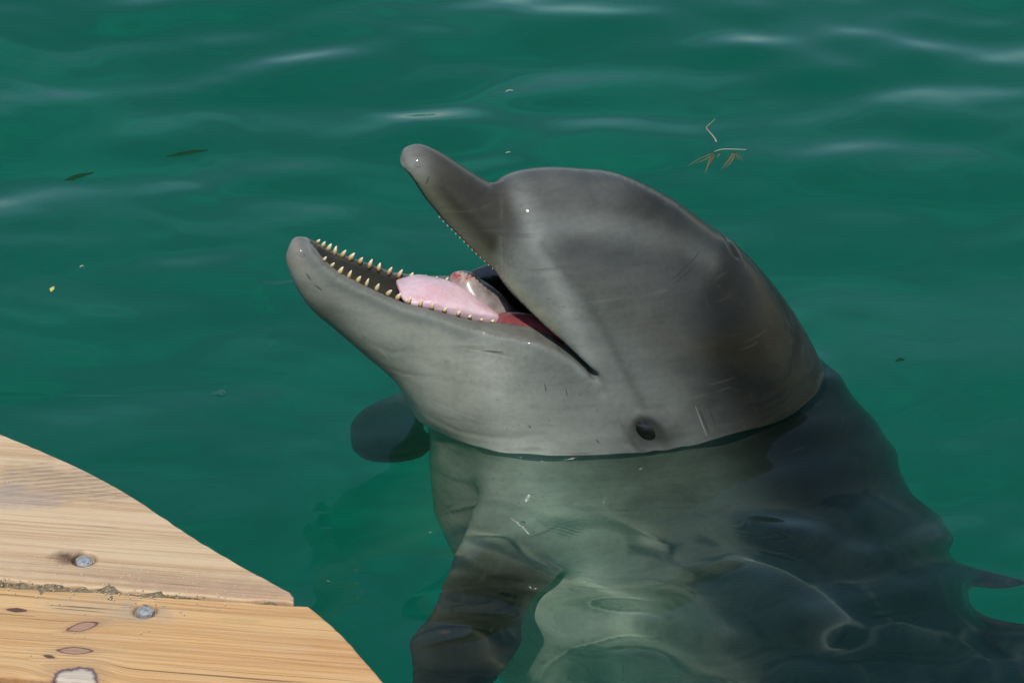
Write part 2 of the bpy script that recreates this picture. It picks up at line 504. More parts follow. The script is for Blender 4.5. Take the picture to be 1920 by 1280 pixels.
def surface_nets(F, gx, gy, gz):
    ins = F < 0
    nx, ny, nz = F.shape
    cnt = np.zeros((nx - 1, ny - 1, nz - 1), np.int8)
    acc = np.zeros((nx - 1, ny - 1, nz - 1, 3), np.float32); num = np.zeros((nx - 1, ny - 1, nz - 1), np.float32)
    c = ins.astype(np.int8)
    for a in (0, 1):
        for b in (0, 1):
            for d in (0, 1):
                cnt += c[a:nx - 1 + a, b:ny - 1 + b, d:nz - 1 + d]
    act = (cnt > 0) & (cnt < 8)
    I = np.argwhere(act)
    ids = np.full(act.shape, -1, np.int64); ids[act] = np.arange(len(I))
    P = np.zeros((len(I), 3)); K = np.zeros(len(I))
    G = (gx, gy, gz)
    offs = [(a, b, d) for a in (0, 1) for b in (0, 1) for d in (0, 1)]
    for o in offs:
        for ax in range(3):
            if o[ax] == 1: continue
            o2 = list(o); o2[ax] = 1
            A = I + np.array(o); B = I + np.array(o2)
            fa = F[A[:, 0], A[:, 1], A[:, 2]]; fb = F[B[:, 0], B[:, 1], B[:, 2]]
            m = (fa < 0) != (fb < 0)
            t = np.where(m, fa / np.where(m, fa - fb, 1), 0)
            pa = np.stack([G[k][A[:, k]] for k in range(3)], 1); pb = np.stack([G[k][B[:, k]] for k in range(3)], 1)
            P += np.where(m[:, None], pa + (pb - pa) * t[:, None], 0); K += m
    P /= K[:, None]
    quads = []
    for ax in range(3):
        s0 = [slice(1, n - 1) for n in F.shape]; s0[ax] = slice(0, F.shape[ax] - 1)
        s1 = list(s0); s1[ax] = slice(1, F.shape[ax])
        a, b = ins[tuple(s0)], ins[tuple(s1)]
        e = np.argwhere(a != b)
        flip = a[tuple(e.T)]
        e = e + np.array([0 if k == ax else 1 for k in range(3)])
        u, v = [(1, 2), (2, 0), (0, 1)][ax]
        def cell(du, dv):
            q = e.copy(); q[:, u] += du; q[:, v] += dv
            return ids[q[:, 0], q[:, 1], q[:, 2]]
        Q = np.stack([cell(-1, -1), cell(0, -1), cell(0, 0), cell(-1, 0)], 1)
        Q[~flip] = Q[~flip][:, ::-1]
        quads.append(Q)
    return P, np.concatenate(quads)

def axis(parts):
    out = [parts[0][0]]
    for a, b, st in parts:
        n = max(1, round((b - a) / st)); out += list(np.linspace(a, b, n + 1)[1:])
    return np.array(out)

def subdivide(P, Q):                           # each quad into four, midpoints only
    n = len(P)
    E = np.sort(np.stack([Q, np.roll(Q, -1, 1)], -1).reshape(-1, 2), 1)
    key = E[:, 0] * n + E[:, 1]
    uk, inv = np.unique(key, return_inverse=True)
    em = (P[uk // n] + P[uk % n]) / 2
    fm = P[Q].mean(1)
    ei = n + inv.reshape(-1, 4); fi = n + len(em) + np.arange(len(Q))
    nq = np.concatenate([np.stack([Q[:, k], ei[:, k], fi, ei[:, k - 1]], 1) for k in range(4)])
    return np.concatenate([P, em, fm]), nq

def project(P, n=2, h=.0006, lim=.004):
    for _ in range(n):
        S, L, Zz = P.T
        f = field(S, L, Zz)
        g = np.stack([field(S + h, L, Zz) - f, field(S, L + h, Zz) - f, field(S, L, Zz + h) - f], 1) / h
        st = f[:, None] * g / np.maximum((g * g).sum(1), .15)[:, None]
        q = np.linalg.norm(st, axis=1, keepdims=True)
        P = P - st * np.minimum(1, lim / np.maximum(q, 1e-9))
    return P

def relax(P, Q, n=1, w=.5):
    m = len(P); deg = np.bincount(Q.ravel(), minlength=m) * 2.
    for _ in range(n):
        acc = np.zeros_like(P)
        for k in range(3):
            c = P[Q, k]
            v = np.roll(c, 1, 1) + np.roll(c, -1, 1)
            acc[:, k] = np.bincount(Q.ravel(), v.ravel(), minlength=m)
        P = P * (1 - w) + acc / deg[:, None] * w
    return P

def normals(P, Q):
    fn = np.cross(P[Q[:, 2]] - P[Q[:, 0]], P[Q[:, 3]] - P[Q[:, 1]])
    n = np.stack([np.bincount(Q.ravel(), np.repeat(fn[:, k], 4), minlength=len(P)) for k in range(3)], 1)
    return n / np.maximum(np.linalg.norm(n, axis=1, keepdims=True), 1e-12)

def dolphin_skin():
    gs = axis([(-1.40, -.30, .012), (-.30, .325, .0042)])
    gl = axis([(-.29, -.24, .012), (-.24, -.13, .0065), (-.13, .13, .0042), (.13, .24, .0065), (.24, .29, .012)])
    gz = axis([(-1.47, -.45, .012), (-.45, -.12, .008), (-.12, .30, .0042)])
    S, L, Zz = np.meshgrid(gs, gl, gz, indexing='ij')
    F = np.full(S.shape, 1., np.float32)
    # only the upper-forward and lower-back boxes hold anything
    a = np.interp(Zz, [-1.5, -1.2, -.9, -.5, .3], [-1.4, -1.4, -1.1, -.75, -.4])
    b = np.interp(Zz, [-1.5, -1.2, -.9, -.5, -.35, .3], [-.3, -.2, .15, .25, .33, .35])
    m = (S > a) & (S < b)
    F[m] = field(S[m], L[m], Zz[m])
    P, Q = surface_nets(F, gs, gl, gz)
    P = relax(P, Q, 1, .5); P = project(P, 1)
    P, Q = subdivide(P, Q)
    P = relax(P, Q, 1, .5); P = project(P, 2)
    P = relax(P, Q, 2, .4)
    # blend where the jaw, the snout and the head run into each other, lips left sharp
    S, L, Zz = P.T
    d1, _ = seg_dist(S, Zz, [(.135, .135), (.15, .08), (.165, .035), (.18, -.01), (.187, -.06)])
    d2, _ = seg_dist(S, Zz, [(.125, .215), (.127, .185), (.128, .165)])
    keep = np.clip((np.abs(poly_dist(WEDGE, S, Zz)) - .004) / .012, 0, 1)
    inside = np.clip(-L_tro(S, L * .9, Zz + .004) / .003, 0, 1)
    wt = np.maximum(np.exp(-(d1 / .035) ** 2), .18 * np.exp(-(d2 / .010) ** 2)) * keep * (1 - inside)
    wt = np.where(Zz < -.14, 0, wt)
    for _ in range(60):
        sel = wt > .02
        P2 = relax(P, Q, 1, .8)
        P = np.where(sel[:, None], P + (P2 - P) * wt[:, None], P)
    nrm = normals(P, Q)
    P = P - nrm * relief(*P.T)[:, None]
    P = relax(P, Q, 1, .2)
    return P, Q


def smooth(a, lo, hi):
    t = np.clip((a - lo) / (hi - lo), 0, 1)
    return t * t * (3 - 2 * t)

def blend(c, col, w):
    return c * (1 - w[:, None]) + np.array(col) * w[:, None]

def pigment(P):                                # the animal's own colouring
    S, L, Zz = P.T
    A = np.abs(L)
    # height above the body's mid-line: +1 along the back, -1 along the belly
    i = np.clip(((S - L_cra.lo[0]) / L_cra.step).round().astype(int), 0, L_cra.T.shape[0] - 1)
    j = np.clip(((Zz - L_cra.lo[1]) / L_cra.step).round().astype(int), 0, L_cra.T.shape[1] - 1)
    t = L_cra.T[i, j]; k = np.arange(len(L_cra.B)); f = lambda v: np.interp(t, k, v)
    u = ((S - f(L_cra.c[:, 0])) * f(L_cra.d[:, 0]) + (Zz - f(L_cra.c[:, 1])) * f(L_cra.d[:, 1])) / f(L_cra.B)
    ax = t / len(L_cra.B)
    c = np.tile(np.array([.138, .134, .127]), (len(P), 1))
    c = blend(c, (.43, .42, .38), smooth(-u, -.10, .65) * (.6 + .4 * smooth(-Zz, -.02, .06)))
    c = blend(c, (.072, .068, .064), smooth(u, .12, .50) * .9)
    cape = smooth(u, .22, .66) * smooth(-S - .25 * (Zz - .1), -.03, .09)
    c = blend(c, (.007, .006, .004), cape * .98)
    c = blend(c, (.022, .019, .014), smooth(u, .70, .92) * smooth(-S, -.035, .03) * .92)
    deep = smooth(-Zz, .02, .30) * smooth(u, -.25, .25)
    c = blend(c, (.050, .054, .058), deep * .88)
    # pale and dark streaks sweeping back over the melon
    d, q = seg_dist(S, Zz, [(.095, .222), (.045, .215), (-.02, .195), (-.07, .16)])
    c = blend(c, (.18, .175, .168), .55 * np.exp(-((d) / .011) ** 2) * (1 - .5 * q))
    d, q = seg_dist(S, Zz, [(.09, .195), (.05, .196), (0, .182), (-.05, .15)])
    c = blend(c, (.055, .052, .049), .65 * np.exp(-((d) / .011) ** 2))
    d, q = seg_dist(S, Zz, [(.105, .235), (.092, .20), (.072, .145), (.056, .10)])
    c = blend(c, (.30, .29, .275), .42 * np.exp(-(d / .011) ** 2))
    # snout: slate above, olive towards the lips
    d, q = seg_dist(S, Zz, [(.205, .278), (.165, .238), (.128, .195)])
    sn = np.exp(-(d / .045) ** 4) * smooth(S + .45 * (Zz - .2), .105, .135) * (Zz > S * 1.0 + .035)
    c = blend(c, (.042, .035, .028), sn)
    wd = poly_dist(WEDGE, S, Zz)
    upl = (Zz > S * .9 + .045)
    c = blend(c, (.21, .185, .125), smooth(-wd, -.022, -.002) * upl * (S > .08) * .75)
    tip = np.exp(-(np.hypot(S - .204, Zz - .282) / .020) ** 2)
    c = blend(c, (.19, .178, .165), tip * .8)
    # lower jaw
    jw = smooth(S, .10, .17) * (Zz < S * .9 + .045)
    c = blend(c, (.215, .198, .168), jw * .75)
    d, q = seg_dist(S, Zz, [(.29, .14), (.26, .09), (.235, .06)])
    c = blend(c, (.10, .095, .078), jw * np.exp(-(d / .020) ** 2) * .75)
    tip = np.exp(-(np.hypot(S - .306, Zz - .196) / .018) ** 2)
    c = blend(c, (.22, .19, .165), tip)
    c = blend(c, (.11, .11, .108), .7 * np.exp(-((wd - .008) / .006) ** 2) * jw * (wd > 0))
    # flippers
    fl = smooth(A - np.sqrt(np.maximum(.155 ** 2 - (S * .55) ** 2, 0)), -.02, .02) * (Zz < -.05) * (Zz > -.45)
    d, q = seg_dist(S, Zz, [(.115, -.095), (.165, -.17), (.20, -.25), (.225, -.325)])
    fl = np.exp(-(d / .07) ** 4) * smooth(A, .122, .158) * (Zz < -.03)
    c = blend(c, (.046, .040, .034), fl * np.where(L > 0, 1, .5))
    # eye surround and the stripe from it to the melon
    q = np.hypot(S - EYE[0], Zz - EYE[2])
    q2 = np.hypot((S - EYE[0] + .003) / 1.25, (Zz - EYE[2] - .001))
    c = blend(c, (.012, .010, .009), np.exp(-(q2 / .0175) ** 4) * .96 * (A > .05))
    c = blend(c, (.05, .046, .042), .65 * np.exp(-(q2 / .027) ** 2) * (A > .05))
    c = blend(c, (.085, .08, .074), .7 * np.exp(-(np.hypot(S - EYE[0] + .020, Zz - EYE[2] - .008) / .014) ** 2) * (A > .05))
    d, t2 = seg_dist(S, Zz, [(.090, .205), (.060, .165), (.035, .115), (.016, .072), (.003, .043)])
    c = blend(c, (.07, .067, .062), .6 * np.exp(-(d / .0045) ** 2) * (A > .02))
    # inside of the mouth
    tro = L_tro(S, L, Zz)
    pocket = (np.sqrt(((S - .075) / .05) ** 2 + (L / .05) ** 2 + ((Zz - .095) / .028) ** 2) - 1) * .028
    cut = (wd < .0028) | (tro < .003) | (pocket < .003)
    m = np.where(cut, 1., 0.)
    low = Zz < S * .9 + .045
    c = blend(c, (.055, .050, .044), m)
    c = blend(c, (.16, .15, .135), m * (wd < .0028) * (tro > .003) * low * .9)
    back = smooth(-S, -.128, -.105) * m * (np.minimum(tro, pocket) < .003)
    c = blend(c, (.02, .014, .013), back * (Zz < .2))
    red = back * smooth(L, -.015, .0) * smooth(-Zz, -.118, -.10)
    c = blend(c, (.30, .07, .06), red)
    return c * np.array([1, 1.07, .99])

def skin_material():
    n = N('wet_dolphin_skin')
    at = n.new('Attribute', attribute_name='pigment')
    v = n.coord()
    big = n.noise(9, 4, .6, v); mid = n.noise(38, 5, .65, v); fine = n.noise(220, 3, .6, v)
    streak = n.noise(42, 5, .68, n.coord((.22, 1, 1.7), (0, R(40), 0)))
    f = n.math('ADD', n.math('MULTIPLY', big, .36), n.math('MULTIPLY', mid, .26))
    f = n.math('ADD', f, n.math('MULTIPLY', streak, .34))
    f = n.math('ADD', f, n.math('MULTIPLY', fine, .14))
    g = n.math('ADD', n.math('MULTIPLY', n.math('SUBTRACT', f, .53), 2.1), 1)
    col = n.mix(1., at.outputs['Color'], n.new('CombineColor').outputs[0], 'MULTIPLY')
    cc = n.t.nodes[-1]
    for nd in n.t.nodes:
        if nd.bl_idname == 'ShaderNodeCombineColor':
            for k in range(3): n.lk(g, nd.inputs[k])
    for k, (rx, rz, sc) in enumerate(((20, 55, (5, 30, 150)), (-35, -15, (6, 30, 170)), (70, 10, (5, 30, 140)))):
        sl = n.noise(1, 2, .5, n.coord(sc, (R(rx), R(rz * 2), R(rz)), (k * 3.1, 0, k)))
        gt = n.noise(11 + k * 2, 3, .6, n.coord((1, 1, 1), (0, 0, 0), (k * 7., 1, 2)))
        mk = n.math('MULTIPLY', n.ramp(sl, [(.285, (1, 1, 1)), (.325, (0, 0, 0))]), n.ramp(gt, [(.48, (0, 0, 0)), (.60, (1, 1, 1))]))
        col = n.mix(n.math('MULTIPLY', mk, (.38, .06, .32)[k]), col, ((.06, .056, .052), (.32, .315, .30), (.07, .066, .06))[k])
    sp_ = n.ramp(n.noise(150, 2, .5, v), [(.68, (0, 0, 0)), (.74, (1, 1, 1))])
    col = n.mix(n.math('MULTIPLY', sp_, .22), col, (.05, .047, .043))
    # scratches, tooth rakes and painted sheen: short thin lines in the body's own coordinates
    sep = n.new('SeparateXYZ'); n.lk(v, sep.inputs[0])
    marks = None
    def line(a, b, wdt, near=True):
        nonlocal marks
        ax, az = a; ex, ez = b[0] - a[0], b[1] - a[1]; L2 = ex * ex + ez * ez
        wx = n.math('SUBTRACT', sep.outputs[0], ax); wz = n.math('SUBTRACT', sep.outputs[2], az)
        t = n.math('MULTIPLY', n.math('ADD', n.math('MULTIPLY', wx, ex), n.math('MULTIPLY', wz, ez)), 1 / L2, clamp=True)
        dx = n.math('SUBTRACT', wx, n.math('MULTIPLY', t, ex)); dz = n.math('SUBTRACT', wz, n.math('MULTIPLY', t, ez))
        d = n.math('SQRT', n.math('ADD', n.math('MULTIPLY', dx, dx), n.math('MULTIPLY', dz, dz)))
        w_ = n.math('MULTIPLY', n.math('MULTIPLY', n.math('SUBTRACT', 1.02, t), t), 4 * wdt)   # pointed ends
        m = n.math('SUBTRACT', 1, n.math('DIVIDE', d, n.math('ADD', w_, .0003)), clamp=True)
        m = n.math('MULTIPLY', m, n.math('GREATER_THAN', sep.outputs[1], .0))
        marks = m if marks is None else n.math('MAXIMUM', marks, m)
    for a, b, wd_ in (((-.028, .158), (-.060, .170), .0012), ((-.030, .154), (-.055, .163), .0009), ((-.05, .133), (-.0535, .121), .0011), ((-.060, .1345), (-.0625, .126), .0009),
                     ((-.047, .040), (-.058, .010), .0016), ((-.056, .042), (-.064, .016), .0010), ((-.069, .046), (-.073, .032), .0009), ((.30, .183), (.296, .176), .0010), ((.293, .172), (.287, .166), .0010),
                     ((.150, .103), (.130, .1045), .0010), ((.095, .078), (.094, .070), .0007), ((.076, .072), (.075, .064), .0007), ((.158, .246), (.156, .238), .0008), ((.187, .270), (.190, .262), .0007),
                     ((.03, .244), (.02, .2435), .0016), ((.05, .02), (.047, .016), .0009), ((.11, .035), (.108, .032), .0009)):
        line(a, b, wd_)
    col = n.mix(n.math('MULTIPLY', marks, .75), col, (.035, .032, .03))
    dark = marks; marks = None  # pale lines: jaw and throat sheen painted into the colour, plus a scratch
    for a, b, wd_ in (((.218, .068), (.183, .076), .0011), ((.19, .047), (.15, .036), .0009), ((.237, .101), (.228, .086), .0008), ((.15, .036), (.11, .040), .0008), ((-.044, .042), (-.054, .012), .0005), ((.165, .105), (.12, .10), .0009)):
        line(a, b, wd_)
    col = n.mix(n.math('MULTIPLY', marks, .45), col, (.36, .36, .34)); marks = dark
    n.lk(col, n.p.inputs['Base Color'])
    rr = n.math('ADD', n.math('MULTIPLY', mid, .22), .40)
    n.lk(rr, n.p.inputs['Roughness'])
    n.p.inputs['Specular IOR Level'].default_value = .035
    n.p.inputs['Coat Weight'].default_value = .55
    n.p.inputs['Coat Roughness'].default_value = .05
    n.p.inputs['Coat IOR'].default_value = 1.33
    h = n.math('ADD', n.math('MULTIPLY', fine, .3), n.math('MULTIPLY', mid, .8))
    h = n.math('SUBTRACT', h, n.math('MULTIPLY', marks, .5))
    n.bump(h, .22, .0018)
    return n.m

def tube(rows, seg=16, e=2., flat_low=1.):     # closed body of rows (centre, side vector, up vector)
    V, Fc = [], []
    for c, sd_, up_ in rows:
        c, sd_, up_ = (np.array(q, float) for q in (c, sd_, up_))
        for k in range(seg):
            a = 2 * math.pi * k / seg
            x, y = math.cos(a), math.sin(a)
            x = math.copysign(abs(x) ** (2 / e), x); y = math.copysign(abs(y) ** (2 / e), y)
            V.append(c + sd_ * x + up_ * (y if y > 0 else y * flat_low))
    m = len(rows)
    for r in range(m - 1):
        for k in range(seg):
            Fc.append((r * seg + k, r * seg + (k + 1) % seg, (r + 1) * seg + (k + 1) % seg, (r + 1) * seg + k))
    Fc.append(tuple(range(seg))[::-1]); Fc.append(tuple((m - 1) * seg + k for k in range(seg)))
    return V, Fc

LIPW = np.array([(.05, .078), (.064, .072), (.080, .064), (.099, .055), (.117, .047), (.143, .039), (.16, .034), (.184, .030), (.2126, .0275), (.2416, .0255), (.270, .0225), (.2855, .0185), (.292, .014)])
LIPZ = WEDGE[:14]

def px_lip(x, y, side, inset):                 # a point of the lip: its pixel, corrected for its distance from the middle plane
    d = np.array(pix_ray(x, y)); C0 = np.array(CAM)
    l = .025 * side
    for _ in range(8):
        p = C0 + d * (np.dot(DO + DL * l - C0, DL) / np.dot(d, DL)) - DO
        sv = float(np.dot(p, DF))
        l = side * (np.interp(sv, LIPW[:, 0], LIPW[:, 1]) - inset)
    return sv, l, float(p[2])

def build_dolphin():
    root = empty('dolphin', tuple(DO))
    root.rotation_euler = (0, 0, math.pi + PSI)
    tag(root, 'grey bottlenose dolphin rising from the green water with its mouth wide open', 'dolphin')
    P, Q = dolphin_skin()
    skin = fast_mesh('body', P, Q, skin_material(), root)
    ca = skin.data.color_attributes.new('pigment', 'FLOAT_COLOR', 'POINT')
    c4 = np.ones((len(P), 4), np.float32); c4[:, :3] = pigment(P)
    ca.data.foreach_set('color', c4.ravel())
    skin.cycles.is_caustics_receiver = True
    # eyes, set into the lids
    em = N('dark_eye')
    v = em.coord()
    sp = em.new('SeparateXYZ'); em.lk(v, sp.inputs[0])
    em.lk(em.ramp(em.noise(300, 2, .5, v), [(.35, (.004, .003, .003)), (.7, (.016, .009, .006))]), em.p.inputs['Base Color'])
    em.p.inputs['Roughness'].default_value = .2
    for sgn in (1, -1):
        q = np.hypot(P[:, 0] - EYE[0], P[:, 2] - EYE[2]); ok = (q < .012) & (P[:, 1] * sgn > .05)
        lv = np.abs(P[ok, 1]).mean()
        bm = bmesh.new(); bmesh.ops.create_uvsphere(bm, u_segments=20, v_segments=14, radius=.0128)
        me = bpy.data.meshes.new('eye'); bm.to_mesh(me); bm.free(); me.materials.append(em.m); me.shade_smooth()
        o = link(bpy.data.objects.new('eye', me), root)
        o.location = (EYE[0] - .001, sgn * (lv - .0082), EYE[2] - .001)
        o.scale = (1.5, .8, .95); o.rotation_euler = (0, R(-50), 0)
    # teeth: small curved cones along both lips
    tm = N('tooth_ivory')
    v = tm.coord()
    sp = tm.new('SeparateXYZ'); tm.lk(v, sp.inputs[0])
    tm.lk(tm.ramp(tm.math('MULTIPLY', sp.outputs[2], 110), [(0, (.42, .27, .10)), (.45, (.66, .50, .26)), (1, (.85, .78, .60))]), tm.p.inputs['Base Color'])
    tm.p.inputs['Roughness'].default_value = .25
    rows = []
    for k, (h, r) in enumerate(((-.003, .0026), (.0015, .00265), (.004, .0021), (.006, .0014), (.0074, .0007), (.0080, .0001))):
        rows.append(((-.13 * max(h, 0) - 18 * max(h, 0) ** 2, 0, h), (r, 0, 0), (0, r * .9, 0)))
    tv, tf = tube(rows, 10)
    proto = None
    near = [(608, 492, 7), (622, 502, 10), (637, 514, 12), (654, 525, 12.5), (671, 535, 12.5), (687, 541, 12), (706, 548, 12), (727, 556, 12), (745, 566, 12.5), (766, 572, 11), (788, 579, 10),
            (810, 586, 10), (833, 591, 8), (859, 596, 7), (880, 600, 5), (902, 604, 4), (923, 608, 2.5)]
    far = [(596, 465, 6), (606, 470, 9.5), (616, 474, 10), (628, 479, 11.5), (642, 485, 12), (657, 492, 12.5), (675, 498, 12), (693, 504, 12.5), (710, 510, 12.5), (729, 515, 12), (748, 521, 13), (770, 524, 11), (793, 526, 9), (816, 527, 8), (836, 533, 8)]
    tr = random.Random(3)
    for side, lst in ((1, near), (-1, far)):
        for x, y, h in lst:
            sv, l, z = px_lip(x, y, side, .0045)
            zl = np.interp(sv, LIPZ[:, 0], LIPZ[:, 1])
            if proto is None:
                proto = o = mesh_obj('tooth', tv, tf, tm.m, root)
            else:
                o = proto.copy(); COL.objects.link(o); o.parent = root
            o.location = (sv, l, zl + .0008)
            k = h / 12.5
            wd_ = (.60 + .18 * k) * tr.uniform(.85, 1.12)
            o.scale = (wd_, wd_, k * .84 * tr.uniform(.84, 1.06))
            o.rotation_euler = (side * R(-7) + tr.uniform(-.08, .08), R(-14) + tr.uniform(-.2, .2), tr.uniform(-.6, .6))
    # tips of the upper teeth, barely clear of the gum
    for side in (1, -1):
        for k in range(20):
            sv = .178 - k * .0036
            zu = np.interp(sv, WEDGE[16:][::-1, 0], WEDGE[16:][::-1, 1])
            wr = np.interp(sv, [.10, .128, .145, .164, .18, .19], [.040, .033, .0285, .0255, .0225, .020])
            o = proto.copy(); COL.objects.link(o); o.parent = root
            o.location = (sv, side * (wr - .0030), zu + .0020)
            o.scale = (.30, .30, .15); o.rotation_euler = (math.pi + side * .12, R(-40) + tr.uniform(-.1, .1), 0)
    # tongue
    tg = N('pink_tongue')
    v = tg.coord()
    tg.lk(tg.ramp(tg.noise(45, 4, .6, v), [(.3, (.66, .40, .43)), (.7, (.74, .57, .58))]), tg.p.inputs['Base Color'])
    tg.p.inputs['Roughness'].default_value = .26
    tg.p.inputs['Subsurface Weight'].default_value = .25
    tg.p.inputs['Subsurface Radius'].default_value = (.008, .003, .002); tg.p.inputs['Subsurface Scale'].default_value = .5
    tg.bump(tg.math('ADD', tg.noise(160, 4, .65, v), tg.math('MULTIPLY', tg.noise(34, 4, .6, tg.coord((1, 2.2, 1))), 2.)), .55, .0016)
    ctl = spline([(.2135, .000, .1420, .010, .0012), (.2115, .000, .1418, .0180, .0035), (.205, .000, .1405, .0225, .0050), (.19, .0, .1385, .0250, .0078), (.174, .002, .1345, .0250, .0095), (.158, .007, .1288, .0210, .0098),
                  (.146, .013, .1240, .0150, .0092), (.137, .018, .1210, .0115, .0078), (.130, .021, .1185, .0080, .0056), (.125, .023, .1165, .0035, .003)], 34)
    rows = []
    for k, (sv, l, z, wv, tv_) in enumerate(ctl):
        rows.append(((sv, l, z), (0, wv, 0), (.18 * tv_, 0, tv_)))
    V, Fc = tube(rows, 28, 2.3, 2.2)
    V = [p + np.array([0, 0, .0006 * math.sin(p[0] * 210 + 2 * math.sin(p[1] * 120)) + .0012 * math.cos(p[1] * 150)]) for p in np.array(V)]
    mesh_obj('tongue', V, Fc, tg.m, root)
    # fold of grey and reddish flesh standing behind the tongue
    fm = N('throat_flesh')
    v = fm.coord()
    sp = fm.new('SeparateXYZ'); fm.lk(v, sp.inputs[0])
    a = fm.ramp(fm.noise(70, 4, .6, v), [(.35, (.19, .155, .14)), (.6, (.34, .28, .25))])
    hi = fm.math('MULTIPLY', fm.math('SUBTRACT', sp.outputs[2], .1385), 200, clamp=True)
    b = fm.ramp(fm.noise(110, 3, .6, v), [(.42, (.45, .36, .31)), (.56, (.34, .05, .04))])
    fm.lk(fm.mix(hi, a, b), fm.p.inputs['Base Color'])
    fm.p.inputs['Roughness'].default_value = .25
    ctl = spline([(.105, .006, .092, .014, .010), (.120, .002, .106, .018, .013), (.134, -.003, .118, .019, .0145), (.145, -.008, .128, .0170, .014), (.152, -.012, .137, .0130, .0115), (.1545, -.013, .142, .007, .007), (.155, -.013, .1445, .001, .001)], 22)
    rows = []
    for k in range(len(ctl)):
        tdir = ctl[min(k + 1, 21), :3] - ctl[max(k - 1, 0), :3]; tdir /= np.linalg.norm(tdir)
        sd_ = np.array([0, 1., 0]) - tdir * tdir[1]; sd_ /= np.linalg.norm(sd_); up_ = np.cross(tdir, sd_)
        rows.append((ctl[k, :3], sd_ * ctl[k, 3], up_ * ctl[k, 4]))
    V, Fc = tube(rows, 24, 2.)
    V = [p + np.array([.0016 * math.sin(p[2] * 300 + p[1] * 150), .0012 * math.sin(p[2] * 260), .0]) for p in np.array(V)]
    mesh_obj('throat_fold', V, Fc, fm.m, root)
    # drops of water clinging to the skin
    dw = N('water_drop')
    dw.t.nodes.remove(dw.p)
    g = dw.new('BsdfGlossy'); g.inputs['Roughness'].default_value = .10
    tb = dw.new('BsdfTransparent'); fr = dw.new('Fresnel'); fr.inputs['IOR'].default_value = 1.16
    ms = dw.new('MixShader'); dw.lk(fr.outputs[0], ms.inputs[0]); dw.lk(tb.outputs[0], ms.inputs[1]); dw.lk(g.outputs[0], ms.inputs[2])
    dw.lk(ms.outputs[0], dw.out.inputs['Surface'])
    tr = random.Random(11)
    nrm = normals(P, Q)
    ok = np.where((P[:, 1] > .012) & (P[:, 2] > .012) & (nrm[:, 1] > .45) & (nrm[:, 2] > -.55))[0]
    bm = bmesh.new()
    for k in range(30):
        i = ok[tr.randrange(len(ok))]
        if L_tro(*[np.array([q]) for q in P[i]])[0] < .004: continue
        r_ = tr.choice((.0007, .0008, .0009, .0011, .0016))
        zq = Vector(nrm[i]).to_track_quat('Z', 'Y').to_matrix().to_4x4()
        bmesh.ops.create_uvsphere(bm, u_segments=10, v_segments=7, radius=r_, matrix=Matrix.Translation(Vector(P[i])) @ zq @ Matrix.Diagonal((1, 1, .6, 1)))
    for x, y, r_ in ((833, 680, .0021), (829, 684, .0012), (932, 752, .0020), (1105, 706, .0016), (775, 308, .0022), (570, 480, .0019), (566, 478, .0012), (905, 745, .0010), (1160, 690, .0010), (1208, 816, .0013), (1190, 823, .0011), (1245, 821, .0012), (700, 560, .0010), (662, 548, .0010)):
        d = np.array(pix_ray(x, y)); o_ = np.array(CAM) - DO
        lo = np.array([o_ @ DF, o_ @ DL, o_[2]]); ld = np.array([d @ DF, d @ DL, d[2]])
        w_ = P - lo; tt = w_ @ ld; off = np.linalg.norm(w_ - tt[:, None] * ld, axis=1)
        c_ = np.where(off < .004)[0]
        if not len(c_): continue
        i = c_[np.argmin(tt[c_])]
        zq = Vector(nrm[i]).to_track_quat('Z', 'Y').to_matrix().to_4x4()
        bmesh.ops.create_uvsphere(bm, u_segments=14, v_segments=9, radius=r_, matrix=Matrix.Translation(Vector(P[i])) @ zq @ Matrix.Diagonal((1.1, .85, .75, 1)))
    me = bpy.data.meshes.new('water_drops'); bm.to_mesh(me); bm.free(); me.shade_smooth(); me.materials.append(dw.m)
    link(bpy.data.objects.new('water_drops', me), root)['kind'] = 'stuff'
    # red flesh of the inner cheek, in the shade behind the tongue
    cm_ = N('cheek_red'); v = cm_.coord()
    cm_.lk(cm_.ramp(cm_.noise(60, 4, .6, v), [(.35, (.17, .035, .035)), (.65, (.27, .075, .07))]), cm_.p.inputs['Base Color']); cm_.p.inputs['Roughness'].default_value = .3
    ctl = spline([(.131, .026, .108, .004, .002), (.122, .028, .110, .014, .008), (.107, .032, .108, .018, .0115), (.09, .036, .104, .018, .012), (.075, .038, .098, .012, .008), (.068, .038, .095, .003, .002)], 18)
    V, Fc = tube([((a, b, c), (0, d, 0), (.1 * e, 0, e)) for a, b, c, d, e in ctl], 20)
    mesh_obj('inner_cheek', V, Fc, cm_.m, root)
    return root

build_water()
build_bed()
build_dolphin()

# ------------------------------------------------------------------ wooden deck in the near left corner
DECK_Z = .36

